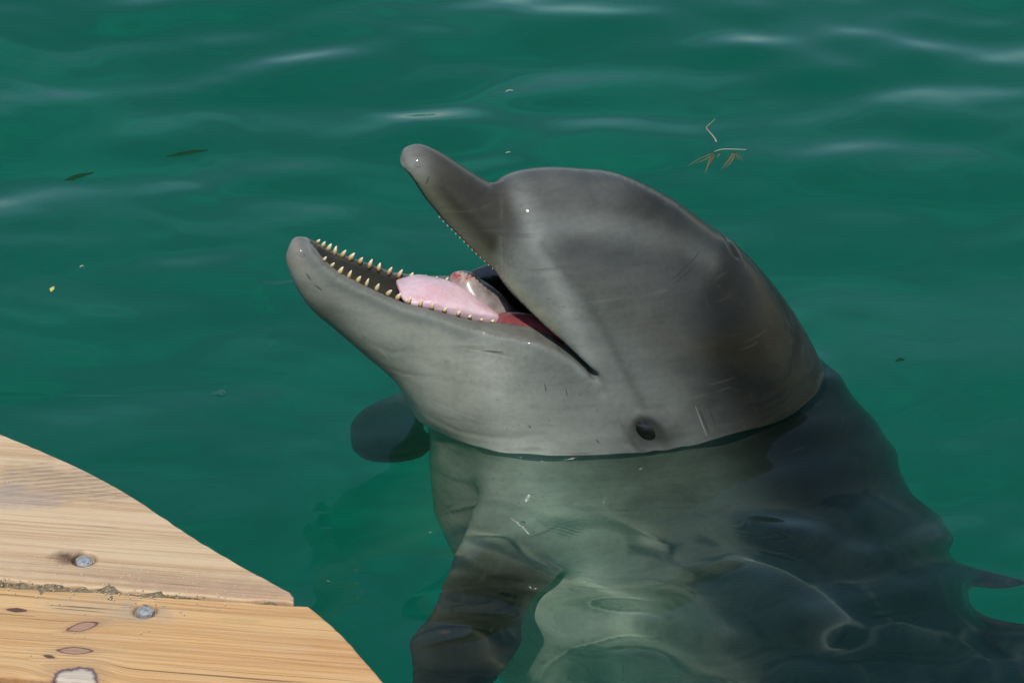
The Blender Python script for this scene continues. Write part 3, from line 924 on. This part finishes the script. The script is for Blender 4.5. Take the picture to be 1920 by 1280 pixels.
def wood_material(name, seed, knots, stains, warm):
    n = N(name)
    v0 = n.coord()
    sep = n.new('SeparateXYZ'); n.lk(v0, sep.inputs[0])
    # the grain runs along x and bends round each knot
    y = sep.outputs[1]; bend = None
    kn = []
    for kx, ky, rx, ry, rt, _ in knots:
        ax, ay = n.math('SUBTRACT', sep.outputs[0], kx), n.math('SUBTRACT', sep.outputs[1], ky)
        c_, s_ = math.cos(rt), math.sin(rt)
        dx = n.math('DIVIDE', n.math('ADD', n.math('MULTIPLY', ax, c_), n.math('MULTIPLY', ay, s_)), rx)
        dy = n.math('DIVIDE', n.math('SUBTRACT', n.math('MULTIPLY', ay, c_), n.math('MULTIPLY', ax, s_)), ry)
        q = n.math('ADD', n.math('POWER', n.math('ABSOLUTE', dx), 1.35), n.math('POWER', n.math('ABSOLUTE', dy), 1.6))
        kn.append(q)
        fall = n.math('POWER', 2.718, n.math('MULTIPLY', n.math('MULTIPLY', q, q), -.22))
        sh = n.math('MULTIPLY', n.math('MULTIPLY', fall, n.math('SIGN', dy)), ry * .55)
        y = n.math('SUBTRACT', y, sh)
    cb = n.new('CombineXYZ'); n.lk(sep.outputs[0], cb.inputs[0]); n.lk(y, cb.inputs[1]); n.lk(sep.outputs[2], cb.inputs[2])
    def mp(sx, sy, off=0):
        m = n.new('Mapping'); m.inputs['Scale'].default_value = (sx, sy, sx); m.inputs['Location'].default_value = (seed + off, seed * 2.3 + off, seed)
        n.lk(cb.outputs[0], m.inputs[0]); return m.outputs[0]
    ring = n.noise(1, 3, .55, mp(2.2, 90)); ring2 = n.noise(1, 4, .6, mp(3.5, 260, 4)); fib = n.noise(1, 3, .7, mp(26, 1500, 9))
    broad = n.noise(1, 3, .5, mp(2.5, 16, 2)); patch = n.noise(1, 5, .6, mp(9, 12, 7)); sand = n.noise(420, 3, .75, v0)
    late = n.ramp(ring, [(.46, (0, 0, 0)), (.58, (1, 1, 1)), (.64, (.15, .15, .15))])
    late2 = n.ramp(ring2, [(.50, (0, 0, 0)), (.68, (1, 1, 1))])
    base = n.mix(n.ramp(broad, [(.32, (0, 0, 0)), (.68, (1, 1, 1))]), warm[0], warm[1])
    base = n.mix(n.math('MULTIPLY', n.ramp(patch, [(.45, (0, 0, 0)), (.72, (1, 1, 1))]), .55), base, warm[2])
    base = n.mix(n.math('MULTIPLY', late, .55), base, warm[3])
    base = n.mix(n.math('MULTIPLY', late2, .50), base, warm[3])
    base = n.mix(n.math('MULTIPLY', n.ramp(fib, [(.40, (0, 0, 0)), (.72, (1, 1, 1))]), .34), base, (.64, .50, .35))
    base = n.mix(n.math('MULTIPLY', n.ramp(sand, [(.58, (0, 0, 0)), (.70, (1, 1, 1))]), .28), base, (.70, .58, .42))
    for sx, sy, rx, ry, amt, colr, lines in stains:             # weathered patches, some of them lined across the grain
        dx = n.math('DIVIDE', n.math('SUBTRACT', sep.outputs[0], sx), rx); dy = n.math('DIVIDE', n.math('SUBTRACT', sep.outputs[1], sy), ry)
        q = n.math('ADD', n.math('MULTIPLY', dx, dx), n.math('MULTIPLY', dy, dy))
        q = n.math('ADD', q, n.math('MULTIPLY', n.math('SUBTRACT', n.noise(60, 4, .65, v0), .5), 2.2))
        m = n.math('SUBTRACT', 1, q, clamp=True)
        if lines:
            wv = n.new('TexWave', wave_type='BANDS', bands_direction='Y'); wv.inputs['Scale'].default_value = lines; wv.inputs['Distortion'].default_value = 3.5; wv.inputs['Detail'].default_value = 2; wv.inputs['Detail Scale'].default_value = .6
            mpn = n.new('Mapping'); mpn.inputs['Rotation'].default_value = (0, 0, R(-16)); n.lk(v0, mpn.inputs[0]); n.lk(mpn.outputs[0], wv.inputs['Vector'])
            m = n.math('MULTIPLY', m, n.math('ADD', n.math('MULTIPLY', wv.outputs[1], .75), .25))
        base = n.mix(n.math('MULTIPLY', m, amt), base, colr)
    ck = n.noise(1, 2, .5, mp(5, 420, 31)); gate = n.noise(1, 2, .5, mp(6, 20, 41))
    crack = n.math('MULTIPLY', n.ramp(ck, [(.315, (1, 1, 1)), (.335, (0, 0, 0))]), n.ramp(gate, [(.50, (0, 0, 0)), (.58, (1, 1, 1))]))
    base = n.mix(n.math('MULTIPLY', crack, .75), base, (.13, .075, .04))
    kh = None
    for (kx, ky, rx, ry, rt, kind), q in zip(knots, kn):
        qn = n.math('ADD', q, n.math('MULTIPLY', n.math('SUBTRACT', n.noise(170, 3, .6, v0), .5), .5))
        halo = n.math('MULTIPLY', n.math('SUBTRACT', 1, n.math('MULTIPLY', qn, .45), clamp=True), .55)
        base = n.mix(halo, base, (.30, .16, .09))
        grain = n.noise(1, 3, .6, mp(60, 420, kx * 50))
        inner = {'lens': ((.46, .29, .18), (.34, .19, .12)), 'dark': ((.09, .05, .035), (.16, .09, .06)), 'chip': ((.62, .52, .40), (.50, .40, .30))}[kind]
        fill = n.mix(grain, inner[0], inner[1])
        core = n.mix(n.ramp(n.math('MULTIPLY', qn, .5), [(.30, (0, 0, 0)), (.43, (1, 1, 1)), (.50, (1, 1, 1)), (.56, (.3, .3, .3))]), fill, (.11, .05, .05) if kind != 'chip' else (.10, .055, .075))
        inm = n.math('MULTIPLY', n.math('SUBTRACT', 1.05, qn), 5, clamp=True)
        base = n.mix(inm, base, core)
        kh = inm if kh is None else n.math('MAXIMUM', kh, inm)
    n.lk(base, n.p.inputs['Base Color'])
    n.p.inputs['Roughness'].default_value = .72
    n.p.inputs['Specular IOR Level'].default_value = .3
    h = n.math('ADD', n.math('MULTIPLY', late, -.35), n.math('MULTIPLY', fib, .55))
    h = n.math('ADD', h, n.math('MULTIPLY', sand, .25))
    h = n.math('ADD', h, n.math('MULTIPLY', late2, -.35))
    h = n.math('SUBTRACT', h, n.math('MULTIPLY', crack, .8))
    if kh is not None: h = n.math('ADD', h, n.math('MULTIPLY', kh, .4))
    n.bump(h, .55, .0016)
    return n.m

def dk(x, y, z=DECK_Z):
    p = pix_z(x, y, z); return np.array((p.x, p.y))

def resample(pts, step):
    pts = np.array(pts, float); out = []
    for a, b in zip(pts[:-1], pts[1:]):
        m = max(1, int(np.linalg.norm(b - a) / step))
        out += [a + (b - a) * k / m for k in range(m)]
    return np.array(out + [pts[-1]])

def plank(name, outline, origin, ang, thick, mat, parent, rough_from=None, holes=(), top=0., seed=1):
    """a board cut to an outline (plan view), top edge eased, screw holes bored"""
    r = np.random.default_rng(seed)
    ca, sa = math.cos(-ang), math.sin(-ang)
    loc = [((p[0] - origin[0]) * ca - (p[1] - origin[1]) * sa, (p[0] - origin[0]) * sa + (p[1] - origin[1]) * ca) for p in outline]
    bm = bmesh.new()
    vs = [bm.verts.new((x, y, 0)) for x, y in loc]
    f = bm.faces.new(vs)
    if f.normal.z < 0: f.normal_flip()
    bm.normal_update()
    ex = bmesh.ops.extrude_face_region(bm, geom=[f])
    for v in ex['geom']:
        if isinstance(v, bmesh.types.BMVert): v.co.z += thick
    for v in bm.verts: v.co.z -= thick
    bmesh.ops.recalc_face_normals(bm, faces=bm.faces)
    me = bpy.data.meshes.new(name); bm.to_mesh(me); bm.free(); me.materials.append(mat)
    o = link(bpy.data.objects.new(name, me), parent)
    o.location = (origin[0] - parent.location.x, origin[1] - parent.location.y, DECK_Z + top - parent.location.z)
    o.rotation_euler = (0, 0, ang)
    if holes:
        bm = bmesh.new()
        for hx, hy, hr in holes:
            lx = (hx - origin[0]) * ca - (hy - origin[1]) * sa; ly = (hx - origin[0]) * sa + (hy - origin[1]) * ca
            bmesh.ops.create_cone(bm, cap_ends=True, segments=20, radius1=hr * .8, radius2=hr * 1.15, depth=.012, matrix=Matrix.Translation((lx, ly, 0)))
        cm = bpy.data.meshes.new('cutter'); bm.to_mesh(cm); bm.free()
        co = bpy.data.objects.new('cutter', cm); COL.objects.link(co)
        co.location = Vector(o.location) + parent.location; co.rotation_euler = o.rotation_euler
        md = o.modifiers.new('b', 'BOOLEAN'); md.object = co; md.operation = 'DIFFERENCE'; md.solver = 'EXACT'
        bpy.context.view_layer.update()
        dg = bpy.context.evaluated_depsgraph_get()
        nm = bpy.data.meshes.new_from_object(o.evaluated_get(dg))
        o.modifiers.clear(); o.data = nm; nm.name = name
        bpy.data.objects.remove(co)
    bv = o.modifiers.new('eased_edges', 'BEVEL'); bv.width = .0028; bv.segments = 3; bv.limit_method = 'ANGLE'; bv.angle_limit = R(50)
    return o

def build_deck():
    e1 = list(spline([dk(*p) for p in ((-160, 745), (0, 812), (90, 850), (180, 891), (262, 940), (350, 998), (430, 1047), (500, 1086), (540, 1107), (551, 1118))], 60))
    s1 = [dk(*p) for p in ((551, 1128), (430, 1120), (300, 1109), (150, 1097), (0, 1086))]
    ang = math.atan2(s1[0][1] - s1[-1][1], s1[0][0] - s1[-1][0])
    along = np.array((math.cos(ang), math.sin(ang))); across = np.array((-along[1], along[0]))
    origin = dk(300, 1050)
    root = empty('wooden_deck', (origin[0], origin[1], DECK_Z - .05))
    tag(root, 'weathered tan wooden deck with a curved cut edge, bolt heads and knots', 'deck')
    r = np.random.default_rng(5)
    L0 = s1[-1] - along * 1.3
    def rough(pts, amp, step=.006, sd_=1):
        q = resample(pts, step); rr = np.random.default_rng(sd_)
        nz = np.convolve(rr.normal(size=len(q) + 8), np.ones(5) / 5, 'same')[4:-4] + .5 * rr.normal(size=len(q))
        t = np.gradient(q, axis=0); t /= np.linalg.norm(t, axis=1, keepdims=True)
        q = q + np.stack([-t[:, 1], t[:, 0]], 1) * (nz * amp)[:, None]
        return q
    edge = rough(e1, .0004, .006, 2)
    seam = rough(s1 + [L0], .0013, .006, 3)
    back1 = L0 + across * 1.1
    far_edge = [back1, e1[0] - along * 1.0 + across * .28]
    o1 = np.concatenate([edge, seam, np.array([L0 + across * .52]), np.array([e1[0] - along * .55 + across * .1])])
    K = lambda x, y: dk(x, y)
    def loc(o, p):
        d = p - o; return (float(d @ along), float(d @ across))
    b1, b2 = K(157, 1047), K(272, 1140)
    st1 = [(*loc(origin, K(110, 905)), .075, .030, .8, (.27, .20, .15), 62), (*loc(origin, K(10, 930)), .05, .018, .6, (.36, .30, .25), 0),
           (*loc(origin, K(138, 1046)), .020, .010, .95, (.11, .06, .035), 0), (*loc(origin, K(440, 1105)), .10, .010, .75, (.45, .27, .17), 0), (*loc(origin, K(330, 1085)), .16, .012, .35, (.36, .25, .16), 0)]
    w1 = wood_material('pine_pale', 3.1, [], st1, ((.59, .40, .215), (.65, .485, .285), (.63, .42, .255), (.40, .22, .09)))
    p1 = plank('plank', o1, origin, ang, .045, w1, root, holes=[(b1[0], b1[1], .0090)], seed=2)
    # second board, a hair lower, then more of them towards the viewer
    e2 = [K(578, 1133), K(584, 1136), K(610, 1158), K(640, 1185), K(668, 1215), K(690, 1240), K(712, 1266), K(735, 1292), K(760, 1322)]
    w2d = .215
    s2top = [K(0, 1096), K(150, 1105), K(300, 1115), K(450, 1125), K(578, 1133)]
    L2 = s2top[0] - along * 1.3
    R2 = e2[-1]
    depth2 = float((s2top[-1] - R2) @ across)
    o2 = np.concatenate([rough([L2] + s2top, .0007, .006, 6), rough(list(spline(e2[1:], 30)), .0003, .006, 7)[1:], np.array([L2 - across * depth2])])
    kn2 = [(*loc(origin, K(155, 1172)), .0120, .0050, .50, 'lens'), (*loc(origin, K(140, 1217)), .0130, .0042, .08, 'lens'), (*loc(origin, K(31, 1141)), .0075, .0024, 0., 'dark'), (*loc(origin, K(92, 1228)), .0045, .0018, -.2, 'dark'), (*loc(origin, K(140, 1276)), .0175, .0180, -.5, 'chip')]
    st2 = [(*loc(origin, K(262, 1146)), .024, .012, .55, (.36, .28, .19), 0), (*loc(origin, K(445, 1160)), .018, .004, .5, (.42, .32, .12), 0), (*loc(origin, K(200, 1140)), .05, .018, .35, (.40, .31, .22), 0)]
    w2 = wood_material('pine_amber', 8.7, kn2, st2, ((.64, .345, .125), (.68, .42, .17), (.62, .42, .21), (.42, .19, .05)))
    p2 = plank('plank', o2, origin, ang, .045, w2, root, holes=[(b2[0], b2[1], .0090)], top=-.001, seed=4)
    w3 = wood_material('pine_brown', 14.2, [], [], ((.56, .36, .20), (.60, .42, .26), (.56, .40, .27), (.42, .23, .11)))
    y0 = depth2 + .008
    base = s2top[-1]
    for k, (ex, sh) in enumerate(((.10, .0), (.16, 0), (.20, 0))):
        a = R2 - across * .008 - across * (k * .228)
        rt = a + along * (.06 + .07 * k)
        o3 = np.array([L2 - across * (y0 + k * .228), rt - along * .05, rt - across * .22 + along * .03, L2 - across * (y0 + k * .228 + .22)])
        plank('plank', o3, origin, ang, .045, w3, root, top=-.001 + .0008 * k, seed=8 + k)
    # sand and dirt packed in the joint
    dm = N('packed_sand'); v = dm.coord()
    dm.lk(dm.ramp(dm.noise(260, 4, .7, v), [(.35, (.10, .075, .04)), (.6, (.30, .23, .13)), (.75, (.46, .37, .24))]), dm.p.inputs['Base Color']); dm.p.inputs['Roughness'].default_value = .95
    dm.bump(dm.noise(300, 4, .7, v), .8, .003)
    rr = np.random.default_rng(12)
    n = 260
    a0, a1 = s1[-1] - along * 1.2, s1[0] - along * .012
    V = []
    for k in range(n + 1):
        t = k / n; c = a0 + (a1 - a0) * t
        fill = -.0045 + .0030 * math.sin(t * 31) * math.sin(t * 12.7 + 1) + rr.normal() * .0010 + (.0035 if t > .74 else 0)
        for m, q in enumerate((-.0105, -.004, .001, .006, .012)):
            z = fill + (.0010 * rr.normal()) - abs(q) * .18
            V.append((*(c + across * (q - .0015)), DECK_Z + min(z, .0008)))
    Fc = []
    for k in range(n):
        for m in range(4):
            i = k * 5 + m; Fc.append((i, i + 5, i + 6, i + 1))
    V = [tuple(np.array(p) - np.array(root.location)) for p in V]
    sd_ = mesh_obj('joint_dirt', V, Fc, dm.m, root); sd_['kind'] = 'stuff'
    # grains of sand lying on the boards and along the joint
    bm = bmesh.new()
    for _ in range(1500):
        t = rr.random(); c = a1 + (a0 - a1) * t * .62
        if rr.random() < .7: c = c + across * (rr.normal() * .012 + .005)
        else: c = c + across * rr.uniform(-.14, .18) - along * .02
        x, y = c
        # keep the grains on the boards
        if float((np.array((x, y)) - s1[0]) @ along) > -.02 - abs(float((np.array((x, y)) - s1[0]) @ across)) * 1.6: continue
        rad = rr.uniform(.0003, .0008)
        bmesh.ops.create_icosphere(bm, subdivisions=1, radius=rad, matrix=Matrix.Translation((x - root.location.x, y - root.location.y, DECK_Z + rad * .5 - root.location.z)))
    me = bpy.data.meshes.new('sand_grains'); bm.to_mesh(me); bm.free(); me.materials.append(simple('sand_grain', (.52, .43, .29), .9).m)
    o = link(bpy.data.objects.new('sand_grains', me), root); o['kind'] = 'stuff'
    # bolts
    zm = N('zinc_bolt'); v = zm.coord()
    zm.lk(zm.ramp(zm.noise(320, 4, .65, v), [(.35, (.22, .22, .21)), (.58, (.40, .40, .39)), (.70, (.28, .17, .09))]), zm.p.inputs['Base Color'])
    zm.p.inputs['Metallic'].default_value = .15; zm.p.inputs['Roughness'].default_value = .55
    zm.bump(zm.noise(500, 3, .6, v), .3, .0008)
    proto = None
    for (bx, by), rot, tilt in ((b1, .3, (R(6), R(4))), (b2, .75, (R(-4), R(7)))):
        if proto is None:
            bm = bmesh.new()
            bmesh.ops.create_cone(bm, cap_ends=True, segments=6, radius1=.0066, radius2=.0064, depth=.0056)
            bmesh.ops.create_cone(bm, cap_ends=True, segments=24, radius1=.0052, radius2=.0040, depth=.0010, matrix=Matrix.Translation((0, 0, .0031)))
            me = bpy.data.meshes.new('bolt'); bm.to_mesh(me); bm.free(); me.materials.append(zm.m)
            o = proto = link(bpy.data.objects.new('bolt', me), root)
        else:
            o = proto.copy(); COL.objects.link(o); o.parent = root
        bv = o.modifiers.new('eased', 'BEVEL'); bv.width = .0009; bv.segments = 2
        o.location = (bx - root.location.x, by - root.location.y, DECK_Z - .0042 - root.location.z)
        o.rotation_euler = (tilt[0], tilt[1], rot)
    # joists and a pile that carry the boards
    jm = wood_material('joist_wood', 21., [], [], ((.30, .20, .12), (.34, .25, .16), (.30, .22, .15), (.20, .12, .07)))
    for k, off in enumerate((.26, .75)):
        c = s1[-1] - along * (off - .12)
        ca = [c + across * .26 - along * .03, c + across * .26 + along * .03, c - across * .95 + along * .03, c - across * .95 - along * .03]
        plank('joist', np.array(ca), origin, ang, .14, jm, root, top=-.047, seed=30 + k)
    for q in (-.15, -.85):
        c = s1[-1] - along * .63 + across * q
        rows = [((c[0] - root.location.x, c[1] - root.location.y, z - root.location.z), (.07 + .004 * math.sin(z * 7), 0, 0), (0, .07, 0)) for z in np.linspace(FLOOR_Z - .1, DECK_Z - .19, 14)]
        V, Fc = tube(rows, 16)
        mesh_obj('pile', V, Fc, jm, root)

build_deck()

# ------------------------------------------------------------------ things adrift on the water
def wz(x, y):
    return float(waves(np.array([x]), np.array([y]))[0])

def ribbon(name, pts, half, thick, mat, parent=None, bow=0., seg=10):
    """thin solid blade along points; half = width profile"""
    pts = spline(np.array(pts, float), 24); rows = []
    n = len(pts)
    for k in range(n):
        t = pts[min(k + 1, n - 1)] - pts[max(k - 1, 0)]; t /= np.linalg.norm(t)
        sd_ = np.cross(np.array([0, 0, 1.]), t); sd_ /= max(np.linalg.norm(sd_), 1e-6)
        up_ = np.cross(t, sd_)
        h = np.interp(k / (n - 1), np.linspace(0, 1, len(half)), half)
        rows.append((pts[k], sd_ * h, up_ * thick))
    V, Fc = tube(rows, seg)
    return mesh_obj(name, V, Fc, mat, parent)

def on_water(x, y, dz=0.):
    p = pix_z(x, y, 0); return np.array((p.x, p.y, wz(p.x, p.y) + dz))

def floating(name, pts, half, thick, mat, label, cat, group=None):
    q = [on_water(*p) if len(p) == 2 else on_water(p[0], p[1], p[2]) for p in pts]
    o0 = q[0]
    o = ribbon(name, [a - o0 for a in q], half, thick, mat)
    o.location = tuple(o0)
    return tag(o, label, cat, group)

leaf_dark = simple('dark_green_blade', (.006, .040, .012), .85, .1).m
straw = simple('bleached_straw', (.36, .36, .24), .7).m
brown_weed = simple('olive_weed', (.24, .22, .07), .6).m
yellow = simple('yellow_leaf', (.62, .52, .12), .5).m
floating('grass_blade', [(119, 320), (133, 317.5, .0004), (150, 313.5, .0006), (174, 308.5)], [.0004, .0042, .0040, .0004], .0006, leaf_dark, 'short dark green blade of grass floating left of the longer blade', 'blade of grass', 'dark blades of grass floating at the left')
floating('grass_blade', [(311, 281.5), (335, 278, .0005), (362, 273.5, .0006), (389, 269.5)], [.0003, .0034, .0036, .0004], .0006, leaf_dark, 'long dark green blade of grass floating on a pale ripple', 'blade of grass', 'dark blades of grass floating at the left')
floating('straw_twig', [(1341, 223), (1333, 233, .001), (1324.5, 243, .001), (1331, 253, .001), (1339, 261), (1343, 269)], [.0002, .0003, .0004, .0005, .0006, .0009], .0005, straw, 'thin white bent straw floating above the olive weed sprig', 'straw')
floating('yellow_leaf', [(95, 540), (97, 536, .0008), (100, 531)], [.0006, .0026, .0010], .0009, yellow, 'tiny yellow leaf fragment floating at the far left', 'leaf')
floating('white_fleck', [(948, 175), (954, 173.5, .001), (962, 173)], [.0003, .0007, .0003], .0005, straw, 'small white fleck adrift above the snout of the dolphin', 'debris', 'pale flecks adrift on the water')
floating('white_fleck', [(149, 493.5), (152, 492, .0006), (156, 491.5)], [.0004, .0009, .0004], .0006, straw, 'tiny pale fleck adrift right of the yellow leaf fragment', 'debris', 'pale flecks adrift on the water')
floating('white_fleck', [(948, 287.5), (952, 287, .0004), (957, 286.5)], [.0003, .0006, .0003], .0005, straw, 'faint pale fleck on the water just above the forehead', 'debris', 'pale flecks adrift on the water')
floating('dark_fleck', [(1679, 684), (1687, 681.5, .0008), (1695, 682)], [.0006, .0022, .0008], .001, leaf_dark, 'small dark fleck adrift right of the dolphin', 'debris')

def build_sprig():
    o0 = on_water(1350, 287)
    root = empty('weed_sprig', tuple(o0)); tag(root, 'olive brown weed sprig with a pale stem hanging just under the surface', 'seaweed')
    st = [on_water(*p) - o0 for p in ((1339, 288.5, .0002), (1352, 285.5, .0012), (1372, 285, .0014), (1399, 285.5, .001))]
    ribbon('stem', st, [.0002, .0004, .0004, .0002], .0004, straw, root)
    def under(x, y, d): return np.array(pix_under(x, y, d)) - o0
    leaves = [[(1344, 287, .002), (1325, 293, .008), (1308, 300, .016), (1290, 311, .024)], [(1342, 287, .002), (1322, 300, .012), (1303, 306, .02)], [(1334, 291, .003), (1329, 306, .014), (1322, 326, .026)],
              [(1340, 290, .003), (1335, 300, .012), (1325, 318, .026)], [(1350, 287, .002), (1348, 292, .006), (1344, 298, .010)],
              [(1377, 286, .002), (1368, 300, .012), (1352, 319, .026)], [(1379, 286, .002), (1372, 303, .014), (1360, 316, .024)], [(1378, 286, .002), (1385, 294, .010), (1394, 303, .018)], [(1380, 286, .002), (1384, 299, .014), (1390, 302, .02)], [(1376, 286, .002), (1371, 293, .008), (1365, 300, .014)]]
    for k, lf in enumerate(leaves):
        ribbon('leaf', [under(*p) for p in lf], [.0005, .0013, .0011, .0003], .0004, brown_weed, root, seg=6).cycles.is_caustics_receiver = True
build_sprig()

# air bubbles resting on the surface
bub = N('bubble_film')
bub.t.nodes.remove(bub.p)
gl = bub.new('BsdfGlossy'); gl.inputs['Roughness'].default_value = .03
trn = bub.new('BsdfTransparent'); lw = bub.new('LayerWeight'); lw.inputs[0].default_value = .45
mx = bub.new('MixShader'); bub.lk(lw.outputs['Fresnel'], mx.inputs[0]); bub.lk(trn.outputs[0], mx.inputs[1]); bub.lk(gl.outputs[0], mx.inputs[2]); bub.lk(mx.outputs[0], bub.out.inputs['Surface'])
for x, y, rad, lab in ((972, 951, .0022, 'small round air bubble above the root of the near flipper'), (404, 732, .0026, 'left one of two small air bubbles on open water left of the throat'), (415, 731, .0040, 'right one of two small air bubbles on open water left of the throat')):
    bm = bmesh.new()
    prof = [(rad * math.cos(q), rad * .62 * math.sin(q)) for q in np.linspace(0, 1.45, 8)]
    rim = [[bm.verts.new((r_ * math.cos(2 * math.pi * k / 20), r_ * math.sin(2 * math.pi * k / 20), z_)) for k in range(20)] for r_, z_ in prof]
    for a_, b_ in zip(rim[:-1], rim[1:]):
        for k in range(20): bm.faces.new((a_[k], a_[(k + 1) % 20], b_[(k + 1) % 20], b_[k]))
    bm.faces.new(rim[-1])
    me = bpy.data.meshes.new('air_bubble'); bm.to_mesh(me); bm.free(); me.shade_smooth(); me.materials.append(bub.m)
    o = link(bpy.data.objects.new('air_bubble', me)); o.location = tuple(on_water(x, y, rad * .15))
    tag(o, lab, 'bubble', 'air bubbles on the water')
